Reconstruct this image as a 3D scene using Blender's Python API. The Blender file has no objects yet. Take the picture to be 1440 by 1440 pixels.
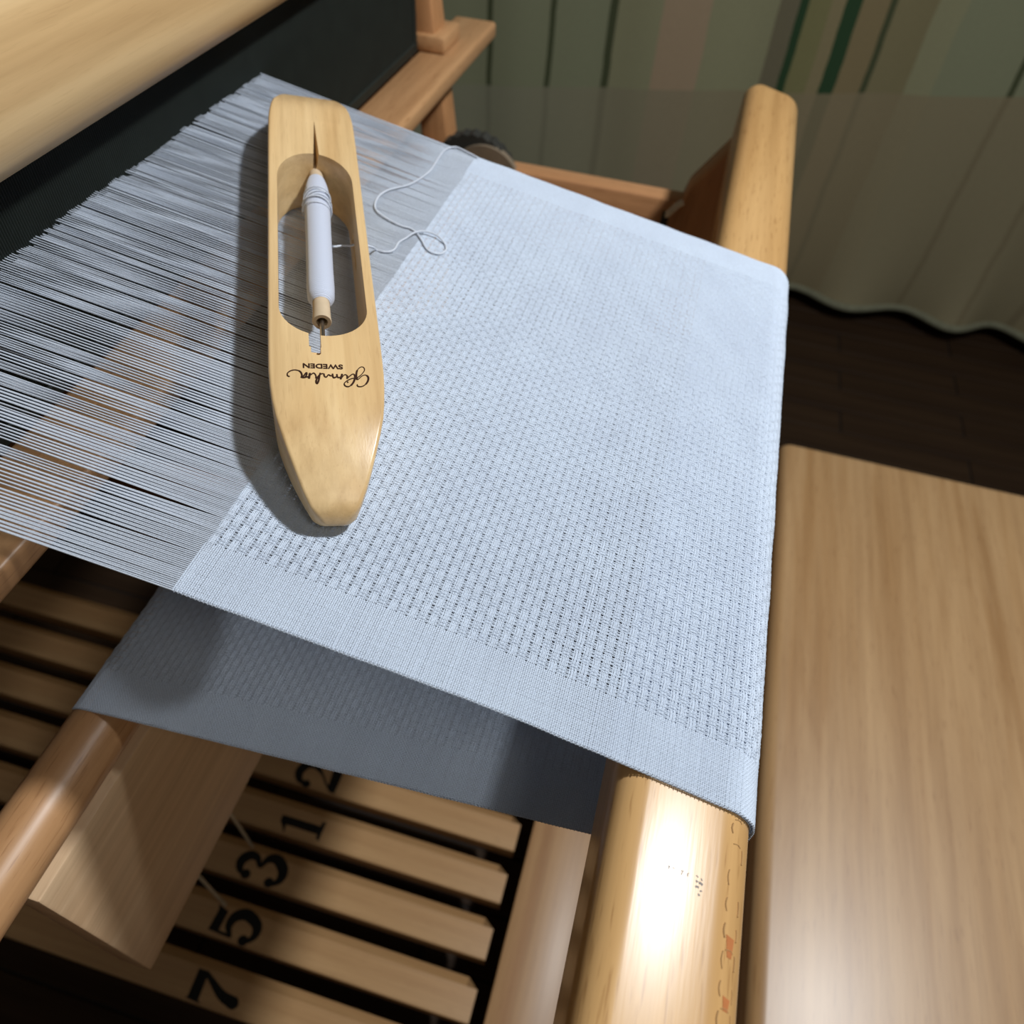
import bpy, bmesh, math, random
import numpy as np
from mathutils import Vector, Matrix

random.seed(7)
RNG = np.random.default_rng(11)
SC = bpy.context.scene
COL = SC.collection
H = 1.0245                      # height of the lens above the floor; parts below are dimensioned from the lens height

# ------------------------------------------------------------------ camera, world, lamp, exposure
cam_d = bpy.data.cameras.new('camera')
cam_d.sensor_width = 36.0
cam_d.lens = 36.0 * 1060.0 / 1440.0
cam_d.clip_start = 0.01
cam_d.dof.use_dof = True
cam_d.dof.focus_distance = 0.265
cam_d.dof.aperture_fstop = 11.0
cam = bpy.data.objects.new('camera', cam_d)
COL.objects.link(cam)
cam.matrix_world = Matrix(((0.96211343, -0.23748527, 0.13393465, 0.0),
                           (0.26719860, 0.72353779, -0.63647308, 0.0),
                           (0.05424620, 0.64814645, 0.75958116, H),
                           (0, 0, 0, 1)))
SC.camera = cam

w = bpy.data.worlds.new('world')
SC.world = w
w.use_nodes = True
bg = w.node_tree.nodes['Background']
bg.inputs[0].default_value = (1.0, 0.93, 0.78, 1)
bg.inputs[1].default_value = 0.056

lamp_d = bpy.data.lights.new('lamp', 'AREA')
lamp_d.shape = 'DISK'
lamp_d.size = 0.085
lamp_d.energy = 15.0
lamp_d.color = (0.95, 0.98, 1.0)
lamp = bpy.data.objects.new('lamp', lamp_d)
COL.objects.link(lamp)
lamp.location = (0.52, 0.40, H + 0.74)
lamp.rotation_euler = (Vector((0.02, 0.30, H - 0.25)) - lamp.location).to_track_quat('-Z', 'Y').to_euler()

fill_d = bpy.data.lights.new('fill_light', 'AREA')      # fill added behind the camera to brighten the plank and lift shadows
fill_d.shape = 'DISK'
fill_d.size = 0.45
fill_d.energy = 3.3
fill_d.color = (1.0, 0.95, 0.86)
fill = bpy.data.objects.new('fill_light', fill_d)
COL.objects.link(fill)
fill.location = (0.90, -0.50, H + 1.20)
fill.rotation_euler = (Vector((-0.2, 0.25, H - 0.5)) - fill.location).to_track_quat('-Z', 'Y').to_euler()

SC.view_settings.view_transform = 'Standard'
SC.view_settings.look = 'None'
SC.view_settings.gamma = 1.0
SC.view_settings.use_curve_mapping = False
SC.view_settings.exposure = 0.0

# ------------------------------------------------------------------ materials
def srgb(r, g, b):
    f = lambda c: c / 12.92 if c <= 0.04045 else ((c + 0.055) / 1.055) ** 2.4
    return (f(r / 255), f(g / 255), f(b / 255), 1)

class NT:
    """small node-tree writer"""
    def __init__(s, name):
        s.m = bpy.data.materials.new(name)
        s.m.use_nodes = True
        s.t = s.m.node_tree
        s.b = s.t.nodes['Principled BSDF']
        s.tc = s.t.nodes.new('ShaderNodeTexCoord')
    def n(s, kind, **kw):
        x = s.t.nodes.new('ShaderNode' + kind)
        for k, v in kw.items():
            if k.startswith('i_'):
                x.inputs[k[2:].replace('_', ' ')].default_value = v
            else:
                setattr(x, k, v)
        return x
    def l(s, a, b):
        s.t.links.new(a, b)
    def mapped(s, scale, loc=(0, 0, 0), src='Object'):
        mp = s.n('Mapping')
        mp.inputs['Scale'].default_value = scale
        mp.inputs['Location'].default_value = loc
        s.l(s.tc.outputs[src], mp.inputs['Vector'])
        return mp.outputs['Vector']
    def noise(s, vec, scale=1.0, detail=3.0, rough=0.5, dist=0.0):
        x = s.n('TexNoise')
        x.inputs['Scale'].default_value = scale
        x.inputs['Detail'].default_value = detail
        x.inputs['Roughness'].default_value = rough
        x.inputs['Distortion'].default_value = dist
        s.l(vec, x.inputs['Vector'])
        return x.outputs['Fac']
    def ramp(s, fac, stops, interp='LINEAR'):
        r = s.n('ValToRGB')
        r.color_ramp.interpolation = interp
        e = r.color_ramp.elements
        while len(e) < len(stops):
            e.new(0.5)
        for k, (p, c) in enumerate(stops):
            e[k].position = p
            e[k].color = c
        s.l(fac, r.inputs['Fac'])
        return r.outputs['Color']
    def mix(s, a, b, fac, mode='MIX'):
        x = s.n('MixRGB', blend_type=mode)
        for v, sock in ((fac, 'Fac'), (a, 'Color1'), (b, 'Color2')):
            if hasattr(v, 'is_linked') or hasattr(v, 'links'):
                s.l(v, x.inputs[sock])
            else:
                x.inputs[sock].default_value = v
        return x.outputs['Color']
    def bump(s, height, strength, dist=0.001):
        x = s.n('Bump')
        x.inputs['Strength'].default_value = strength
        x.inputs['Distance'].default_value = dist
        s.l(height, x.inputs['Height'])
        s.l(x.outputs['Normal'], s.b.inputs['Normal'])

def wood(name, light, mid, dark, axis='y', rough=0.34, fleck=0.5, scale=1.0, spec=0.5, seed=0.0, coat=0.0, wave=0.0):
    t = NT(name)
    st = {'x': (0, 1, 1), 'y': (1, 0, 1), 'z': (1, 1, 0)}[axis]
    sc = lambda a, b: tuple((a if k else b) * scale for k in st)
    off = (seed, seed * 1.7, seed * 0.6)
    n1 = t.noise(t.mapped(sc(26, 1.6), off), 1.0, 3, 0.55, 0.6 + wave)
    n2 = t.noise(t.mapped(sc(150, 5), off), 1.0, 4, 0.6)
    n3 = t.noise(t.mapped(sc(900, 60), off), 1.0, 2, 0.5)
    c = t.ramp(n1, [(0.30, dark), (0.5, mid), (0.70, light)])
    fine = t.ramp(n2, [(0.3, (0.78, 0.74, 0.70, 1)), (0.62, (1, 1, 1, 1))])
    c = t.mix(c, fine, 0.8, 'MULTIPLY')
    fl = t.ramp(n3, [(0.30, (0.55, 0.45, 0.38, 1)), (0.40, (1, 1, 1, 1))])
    c = t.mix(c, fl, fleck, 'MULTIPLY')
    t.l(c, t.b.inputs['Base Color'])
    t.b.inputs['Roughness'].default_value = rough
    t.b.inputs['Specular IOR Level'].default_value = spec
    t.b.inputs['Coat Weight'].default_value = coat
    t.b.inputs['Coat Roughness'].default_value = 0.30
    t.bump(n3, 0.05, 0.0004)
    return t.m

def plain(name, col, rough=0.6, metal=0.0, spec=0.5, var=0.12, vscale=80.0):
    t = NT(name)
    n = t.noise(t.mapped((vscale,) * 3), 1.0, 3)
    lo = tuple(c * (1 - var) for c in col[:3]) + (1,)
    hi = tuple(min(1, c * (1 + var)) for c in col[:3]) + (1,)
    t.l(t.ramp(n, [(0.3, lo), (0.7, hi)]), t.b.inputs['Base Color'])
    t.b.inputs['Roughness'].default_value = rough
    t.b.inputs['Metallic'].default_value = metal
    t.b.inputs['Specular IOR Level'].default_value = spec
    return t.m

def yarn_mat(name, col, var=0.10, fine=1800.0):
    t = NT(name)
    n = t.noise(t.mapped((fine,) * 3), 1.0, 2)
    big = t.noise(t.mapped((40, 40, 40)), 1.0, 2)
    lo = tuple(c * (1 - var) for c in col[:3]) + (1,)
    hi = tuple(min(1, c * (1 + var)) for c in col[:3]) + (1,)
    c = t.ramp(n, [(0.3, lo), (0.7, hi)])
    c = t.mix(c, t.ramp(big, [(0.3, (0.94, 0.94, 0.95, 1)), (0.7, (1, 1, 1, 1))]), 1.0, 'MULTIPLY')
    t.l(c, t.b.inputs['Base Color'])
    t.b.inputs['Roughness'].default_value = 0.85
    t.b.inputs['Specular IOR Level'].default_value = 0.2
    t.b.inputs['Sheen Weight'].default_value = 0.15
    tr = t.n('BsdfTranslucent')
    t.l(c, tr.inputs['Color'])
    mx = t.n('MixShader')
    mx.inputs[0].default_value = 0.08
    t.l(t.b.outputs[0], mx.inputs[1])
    t.l(tr.outputs[0], mx.inputs[2])
    t.l(mx.outputs[0], t.t.nodes['Material Output'].inputs['Surface'])
    return t.m

M = {}
M['beam'] = wood('beech_beam', (0.63, 0.39, 0.170, 1), (0.56, 0.33, 0.132, 1), (0.48, 0.265, 0.10, 1), 'y', 0.28, 0.55, seed=1.3, spec=0.34)
M['loom_y'] = wood('beech_along_y', (0.57, 0.33, 0.16, 1), (0.51, 0.28, 0.13, 1), (0.43, 0.22, 0.095, 1), 'y', 0.38, 0.5, seed=4.1)
M['loom_x'] = wood('beech_along_x', (0.51, 0.265, 0.125, 1), (0.45, 0.225, 0.10, 1), (0.37, 0.17, 0.075, 1), 'x', 0.40, 0.5, seed=2.2)
M['loom_z'] = wood('beech_along_z', (0.50, 0.25, 0.11, 1), (0.44, 0.215, 0.09, 1), (0.36, 0.165, 0.065, 1), 'z', 0.42, 0.5, seed=6.2)
M['hand'] = wood('pale_beech_hand_tree', (0.72, 0.52, 0.28, 1), (0.66, 0.45, 0.225, 1), (0.58, 0.37, 0.17, 1), 'y', 0.42, 0.12, seed=3.0)
M['treadle'] = wood('treadle_pine', (0.56, 0.35, 0.17, 1), (0.50, 0.29, 0.13, 1), (0.42, 0.22, 0.09, 1), 'x', 0.30, 0.25, seed=8.0, spec=0.55, coat=0.5)
M['foot'] = wood('foot_board_wood', (0.50, 0.30, 0.15, 1), (0.45, 0.26, 0.12, 1), (0.38, 0.20, 0.09, 1), 'y', 0.42, 0.25, seed=5.0, spec=0.5, coat=0.1)
M['plank'] = wood('plank_wood', (0.74, 0.53, 0.33, 1), (0.69, 0.47, 0.28, 1), (0.62, 0.40, 0.22, 1), 'y', 0.5, 0.2, seed=9.0)
M['bench'] = wood('bench_beech', (0.50, 0.315, 0.155, 1), (0.45, 0.275, 0.13, 1), (0.38, 0.215, 0.09, 1), 'y', 0.42, 0.35, seed=12.4, spec=0.5, coat=0.25, scale=0.8, wave=1.6)
M['maple'] = wood('shuttle_maple', (0.79, 0.575, 0.31, 1), (0.74, 0.52, 0.265, 1), (0.66, 0.435, 0.205, 1), 'y', 0.30, 0.18, seed=7.7, spec=0.5, scale=1.6, wave=0.9)
M['quill'] = plain('quill_card', (0.55, 0.43, 0.29, 1), 0.8)
M['steel'] = plain('spindle_steel', (0.55, 0.52, 0.48, 1), 0.28, 1.0)
M['black'] = plain('black_reed', (0.012, 0.016, 0.013, 1), 0.6, 0.0, 0.3)
M['ink'] = plain('burnt_ink', (0.035, 0.012, 0.006, 1), 0.7, 0, 0.2)
M['stencil'] = plain('stencil_black', (0.010, 0.010, 0.010, 1), 0.6, 0, 0.2)
M['pencil'] = plain('worn_pencil', (0.22, 0.20, 0.19, 1), 0.7, 0, 0.3)
M['inlay'] = plain('inlay_brown', (0.42, 0.15, 0.05, 1), 0.5)
M['inlay_line'] = plain('inlay_line', (0.44, 0.26, 0.11, 1), 0.6)
M['rubber'] = plain('dark_ratchet', (0.030, 0.030, 0.026, 1), 0.6)
M['disc'] = plain('ratchet_face', (0.20, 0.155, 0.105, 1), 0.6)
M['cord'] = plain('tie_cord', (0.62, 0.57, 0.46, 1), 0.9)
M['yarn'] = yarn_mat('cotton_blue_grey', (0.60, 0.675, 0.785, 1))
M['warp'] = yarn_mat('cotton_warp', (0.60, 0.665, 0.765, 1))
M['weft'] = yarn_mat('cotton_weft', (0.66, 0.71, 0.80, 1))
M['parquet'] = wood('dark_parquet', (0.060, 0.034, 0.018, 1), (0.045, 0.025, 0.013, 1), (0.030, 0.016, 0.009, 1), 'x', 0.62, 0.4, seed=3.3, spec=0.18)
M['sub'] = plain('floor_joint', (0.012, 0.008, 0.006, 1), 0.8)
M['wall'] = plain('wall_paint', (0.42, 0.38, 0.30, 1), 0.9, vscale=6)

# wound yarn: fine helical ridges
t = NT('wound_yarn')
t.b.inputs['Base Color'].default_value = (0.56, 0.61, 0.74, 1)
t.b.inputs['Roughness'].default_value = 0.75
t.b.inputs['Sheen Weight'].default_value = 0.2
wv = t.n('TexWave', wave_type='BANDS', bands_direction='Y')
wv.inputs['Scale'].default_value = 480.0
wv.inputs['Distortion'].default_value = 2.5
wv.inputs['Detail'].default_value = 2.0
t.l(t.mapped((1, 1, 1)), wv.inputs['Vector'])
t.bump(wv.outputs['Fac'], 0.5, 0.0003)
M['wound'] = t.m

# sheet for the hanging web, also added behind weave holes: plain weave in bump
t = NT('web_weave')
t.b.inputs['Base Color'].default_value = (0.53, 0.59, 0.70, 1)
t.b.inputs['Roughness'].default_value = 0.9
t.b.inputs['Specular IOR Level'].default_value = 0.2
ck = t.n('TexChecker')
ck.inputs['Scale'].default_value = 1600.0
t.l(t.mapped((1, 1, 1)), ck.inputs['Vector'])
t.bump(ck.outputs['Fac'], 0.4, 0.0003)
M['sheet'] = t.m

# curtain: woven stripes above, quieter stripes below
t = NT('striped_curtain')
sep = t.n('SeparateXYZ')
t.l(t.tc.outputs['Object'], sep.inputs[0])
def math_n(op, a, b=None):
    x = t.n('Math', operation=op)
    for k, v in enumerate((a, b)):
        if v is None:
            continue
        if isinstance(v, (int, float)):
            x.inputs[k].default_value = v
        else:
            t.l(v, x.inputs[k])
    return x.outputs[0]
wob = t.noise(t.mapped((3, 1, 9)), 1.0, 2)
xw = math_n('ADD', sep.outputs[0], math_n('MULTIPLY', math_n('SUBTRACT', wob, 0.5), 0.012))
fx = math_n('FRACT', math_n('ADD', xw, 10.32))         # period one metre, starts at x = -0.62
g0, g1, g2 = (0.335, 0.350, 0.220, 1), (0.385, 0.375, 0.225, 1), (0.315, 0.275, 0.150, 1)
dk, dg, pk, tn = (0.100, 0.115, 0.060, 1), (0.045, 0.095, 0.045, 1), (0.50, 0.375, 0.245, 1), (0.36, 0.30, 0.165, 1)
stops = [(0, g0), (0.128, dk), (0.140, g0), (0.256, dk), (0.268, g0), (0.374, dk), (0.387, g1), (0.475, pk), (0.565, g1), (0.685, (0.245, 0.219, 0.140, 1)),
         (0.722, dg), (0.738, (0.298, 0.280, 0.131, 1)), (0.775, tn), (0.797, dg), (0.825, (0.333, 0.263, 0.140, 1)), (0.872, dk), (0.885, g2), (0.95, g1)]
up = t.ramp(fx, stops, 'CONSTANT')
lx = math_n('DIVIDE', math_n('ADD', sep.outputs[0], 0.2), 0.6)
low = t.mix(up, t.ramp(lx, [(0.0, (0.36, 0.355, 0.255, 1)), (1.0, (0.36, 0.295, 0.180, 1))]), 0.78)
zb = math_n('SUBTRACT', sep.outputs[2], math_n('MULTIPLY', sep.outputs[0], 0.13))
isup = math_n('GREATER_THAN', zb, H - 0.61 + 0.13 * (0.24 - 0.3))
cc = t.mix(low, up, isup)
cl = t.noise(t.mapped((500, 500, 500)), 1.0, 2)
cc = t.mix(cc, t.ramp(cl, [(0.3, (0.8, 0.8, 0.8, 1)), (0.7, (1, 1, 1, 1))]), 0.7, 'MULTIPLY')
t.l(cc, t.b.inputs['Base Color'])
t.b.inputs['Roughness'].default_value = 0.95
t.b.inputs['Specular IOR Level'].default_value = 0.1
M['curtain'] = t.m
M['hem'] = plain('curtain_hem', (0.24, 0.24, 0.165, 1), 0.95, 0, 0.1)

# ------------------------------------------------------------------ object helpers
def put(name, me, mat=None, parent=None, label=None, cat=None, group=None, kind=None, loc=None, mw=None):
    """link a mesh whose vertices are in world space (or in the frame mw) as one object"""
    o = bpy.data.objects.new(name, me)
    COL.objects.link(o)
    if mat is not None:
        me.materials.append(mat)
    if loc is not None and parent is None:
        me.transform(Matrix.Translation(-Vector(loc)))
        o.location = loc
    if parent is not None:
        o.parent = parent
    if label: o['label'] = label
    if cat: o['category'] = cat
    if group: o['group'] = group
    if kind: o['kind'] = kind
    return o

ORIG = {}
def thing(name, label, cat, loc, rot=None, group=None):
    o = bpy.data.objects.new(name, None)
    COL.objects.link(o)
    m = Matrix.Translation(Vector(loc))
    if rot is not None:
        m = m @ rot.to_4x4()
    o.matrix_world = m
    o.empty_display_size = 0.02
    o['label'] = label
    o['category'] = cat
    if group: o['group'] = group
    ORIG[o.name] = m
    return o

def part(name, me, mat, parent, label=None, kind=None, world=True):
    """child mesh; vertices given in world space are moved into the frame of the top-level thing"""
    root = parent
    while root.parent is not None:
        root = root.parent
    if world:
        me.transform(ORIG[root.name].inverted())
    return put(name, me, mat, parent, label=label, kind=kind)

def bm_mesh(bm, name='mesh', smooth=True, angle=35):
    me = bpy.data.meshes.new(name)
    bmesh.ops.recalc_face_normals(bm, faces=bm.faces)
    bm.to_mesh(me)
    bm.free()
    if smooth:
        me.polygons.foreach_set('use_smooth', [True] * len(me.polygons))
        me.set_sharp_from_angle(angle=math.radians(angle))
    return me

def np_mesh(v, f, name='mesh', smooth=True):
    """v (n,3), f (m,k) all faces with the same number of corners"""
    me = bpy.data.meshes.new(name)
    v = np.ascontiguousarray(v, dtype=np.float32)
    f = np.ascontiguousarray(f, dtype=np.int32)
    m, k = f.shape
    me.vertices.add(len(v))
    me.vertices.foreach_set('co', v.ravel())
    me.loops.add(m * k)
    me.loops.foreach_set('vertex_index', f.ravel())
    me.polygons.add(m)
    me.polygons.foreach_set('loop_start', np.arange(0, m * k, k, dtype=np.int32))
    me.polygons.foreach_set('loop_total', np.full(m, k, dtype=np.int32))
    if smooth:
        me.polygons.foreach_set('use_smooth', np.ones(m, dtype=bool))
    me.update(calc_edges=True)
    return me

def box(x0, x1, y0, y1, z0, z1, bev=0.003, seg=2, shear=None):
    bm = bmesh.new()
    bmesh.ops.create_cube(bm, size=1.0)
    for v in bm.verts:
        v.co = Vector(((x0 + x1) / 2 + v.co.x * (x1 - x0), (y0 + y1) / 2 + v.co.y * (y1 - y0), (z0 + z1) / 2 + v.co.z * (z1 - z0)))
    if bev > 0:
        bmesh.ops.bevel(bm, geom=list(bm.edges), offset=bev, segments=seg, affect='EDGES', profile=0.5)
    if shear:
        for v in bm.verts:
            v.co = shear(v.co)
    return bm_mesh(bm)

def prism(poly, y0, y1, bev=0.0025):
    """polygon in x,z extruded along y"""
    bm = bmesh.new()
    a = [bm.verts.new((x, y0, z)) for x, z in poly]
    fa = bm.faces.new(a)
    r = bmesh.ops.extrude_face_region(bm, geom=[fa])
    for e in r['geom']:
        if isinstance(e, bmesh.types.BMVert):
            e.co.y = y1
    if bev > 0:
        bmesh.ops.bevel(bm, geom=list(bm.edges), offset=bev, segments=2, affect='EDGES', profile=0.5)
    return bm_mesh(bm)

def tube(pts, r, sides=8, caps=True):
    """tube through points; r is a number or a list"""
    bm = bmesh.new()
    tube_into(bm, pts, r, sides, caps)
    return bm_mesh(bm, angle=60)

def tube_into(bm, pts, r, sides=8, caps=True):
    P = [Vector(p) for p in pts]
    n = len(P)
    rr = r if hasattr(r, '__len__') else [r] * n
    T = [(P[min(i + 1, n - 1)] - P[max(i - 1, 0)]).normalized() for i in range(n)]
    up = Vector((0, 0, 1)) if abs(T[0].z) < 0.9 else Vector((1, 0, 0))
    nrm = (up - T[0] * up.dot(T[0])).normalized()
    rings = []
    for i in range(n):
        nrm = (nrm - T[i] * nrm.dot(T[i])).normalized()
        bi = T[i].cross(nrm)
        rings.append([bm.verts.new(P[i] + (nrm * math.cos(a) + bi * math.sin(a)) * rr[i]) for a in [2 * math.pi * k / sides for k in range(sides)]])
    for i in range(n - 1):
        for k in range(sides):
            bm.faces.new((rings[i][k], rings[i][(k + 1) % sides], rings[i + 1][(k + 1) % sides], rings[i + 1][k]))
    if caps:
        bm.faces.new(rings[0][::-1])
        bm.faces.new(rings[-1])

def spline(pts, per=6):
    """Catmull-Rom through points"""
    P = [Vector(p) for p in pts]
    out = []
    for i in range(len(P) - 1):
        a, b, c, d = P[max(i - 1, 0)], P[i], P[i + 1], P[min(i + 2, len(P) - 1)]
        for k in range(per):
            u = k / per
            out.append(0.5 * ((2 * b) + (c - a) * u + (2 * a - 5 * b + 4 * c - d) * u * u + (3 * b - a - 3 * c + d) * u ** 3))
    out.append(P[-1])
    return out

def ribbon_into(bm, pts, wid, z=0.0, lift=0.00012):
    """flat brush stroke in the xy plane with a little thickness; wid number or per-point list"""
    P = [Vector((p[0], p[1], 0)) for p in pts]
    n = len(P)
    ww = wid if hasattr(wid, '__len__') else [wid] * n
    rows = []
    for i in range(n):
        tt = (P[min(i + 1, n - 1)] - P[max(i - 1, 0)])
        tt = tt.normalized() if tt.length > 0 else Vector((1, 0, 0))
        s = Vector((-tt.y, tt.x, 0)) * (ww[i] / 2)
        rows.append([bm.verts.new((P[i] + s) + Vector((0, 0, z))), bm.verts.new((P[i] + s) + Vector((0, 0, z + lift))),
                     bm.verts.new((P[i] - s) + Vector((0, 0, z + lift))), bm.verts.new((P[i] - s) + Vector((0, 0, z)))])
    for i in range(n - 1):
        for k in range(3):
            bm.faces.new((rows[i][k], rows[i][k + 1], rows[i + 1][k + 1], rows[i + 1][k]))
    for r_ in (rows[0], rows[-1]):
        bm.faces.new(r_)

def polyflat_into(bm, poly, z=0.0, lift=0.00012):
    a = [bm.verts.new((x, y, z + lift)) for x, y in poly]
    b = [bm.verts.new((x, y, z)) for x, y in poly]
    bm.faces.new(a)
    for k in range(len(a)):
        k2 = (k + 1) % len(a)
        bm.faces.new((a[k], a[k2], b[k2], b[k]))

# ------------------------------------------------------------------ setting: floor of dark parquet, back wall
def ground():
    bm = bmesh.new()
    bmesh.ops.create_cube(bm, size=1.0)
    for v in bm.verts:
        v.co = Vector((v.co.x * 5.0 - 0.2, v.co.y * 4.4 + 0.1, v.co.z * 0.1 - 0.053))
    fl = put('floor', bm_mesh(bm, smooth=False), M['sub'], kind='structure')
    me = box(-0.2485, 0.2485, -0.0335, 0.0335, -0.004, 0.0, 0.0012, 1)
    me.materials.append(M['parquet'])
    for r in range(30):
        for c in range(7):
            o = bpy.data.objects.new('plank', me)
            COL.objects.link(o)
            o.parent = fl
            o.location = (-1.6 + c * 0.5 + (0.25 if r % 2 else 0.0), -0.30 + r * 0.07, random.uniform(-0.0004, 0.0004))
    me = box(-2.7, 2.3, 1.86, 1.96, 0.0, 2.5, 0)
    put('wall_back', me, M['wall'], kind='structure')
    put('wall_left', box(-2.8, -2.7, -2.1, 1.96, 0.0, 2.5, 0), M['wall'], kind='structure')
    put('wall_right', box(2.3, 2.4, -2.1, 1.96, 0.0, 2.5, 0), M['wall'], kind='structure')
    put('baseboard_back', box(-2.7, 2.3, 1.843, 1.86, 0.0, 0.08, 0.004), M['wall'], kind='structure')
ground()

# ------------------------------------------------------------------ striped curtain
def curtain():
    xs = np.linspace(-2.1, 1.5, 420)
    zs = np.concatenate([np.linspace(0.045, 0.12, 8), np.linspace(0.15, 2.25, 40)])
    def yy(x, z):
        fold = 0.036 * np.sin((x - 0.392) * 2 * np.pi / 0.235 - np.pi / 2 + 0.35 * np.sin(x * 9)) * np.clip(1.0 - np.clip((0.24 - x) / 0.22, 0, 1) * 0.92, 0.08, 1)
        return 1.688 + fold * (0.10 + 0.90 * np.exp(-z * 8.0)) + 0.004 * np.sin(x * 21 + z * 2.0) + 0.0012 * np.sin(x * 47)
    X, Z = np.meshgrid(xs, zs, indexing='ij')
    Yv = yy(X, Z)
    V = np.stack([X, Yv, Z], -1).reshape(-1, 3)
    n, m = X.shape
    i, j = np.meshgrid(np.arange(n - 1), np.arange(m - 1), indexing='ij')
    a = (i * m + j).ravel()
    F = np.stack([a, a + m, a + m + 1, a + 1], -1)
    me = np_mesh(V, F)
    root = thing('curtain', 'long muted green and beige striped curtain hanging behind the loom', 'curtain', (-0.3, 1.69, 0.0))
    cl = part('drape', me, M['curtain'], root)
    md = cl.modifiers.new('thick', 'SOLIDIFY')
    md.thickness = 0.0016
    # rolled hem
    pts = [(x, float(yy(x, 0.040)), 0.045) for x in np.linspace(-2.1, 1.5, 420)]
    part('hem', tube(pts, 0.009, 8), M['hem'], root, label='pale rolled hem')
curtain()

# ------------------------------------------------------------------ loom
CA, SA = math.cos(math.radians(10)), math.sin(math.radians(10))
HN = 0.215
def cl2w(x0, y, n=0.0):
    """frame of the stretched web (along warp, across, above) to world"""
    return (x0 * CA + (n - HN) * SA, y, H - x0 * SA + (n - HN) * CA)
LOOM = thing('floor_loom', 'beech floor loom with numbered treadles holding the blue grey web', 'loom', (-0.25, 0.25, 0.0))
ZT = H - 0.2245                                    # top of the breast beam

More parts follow.
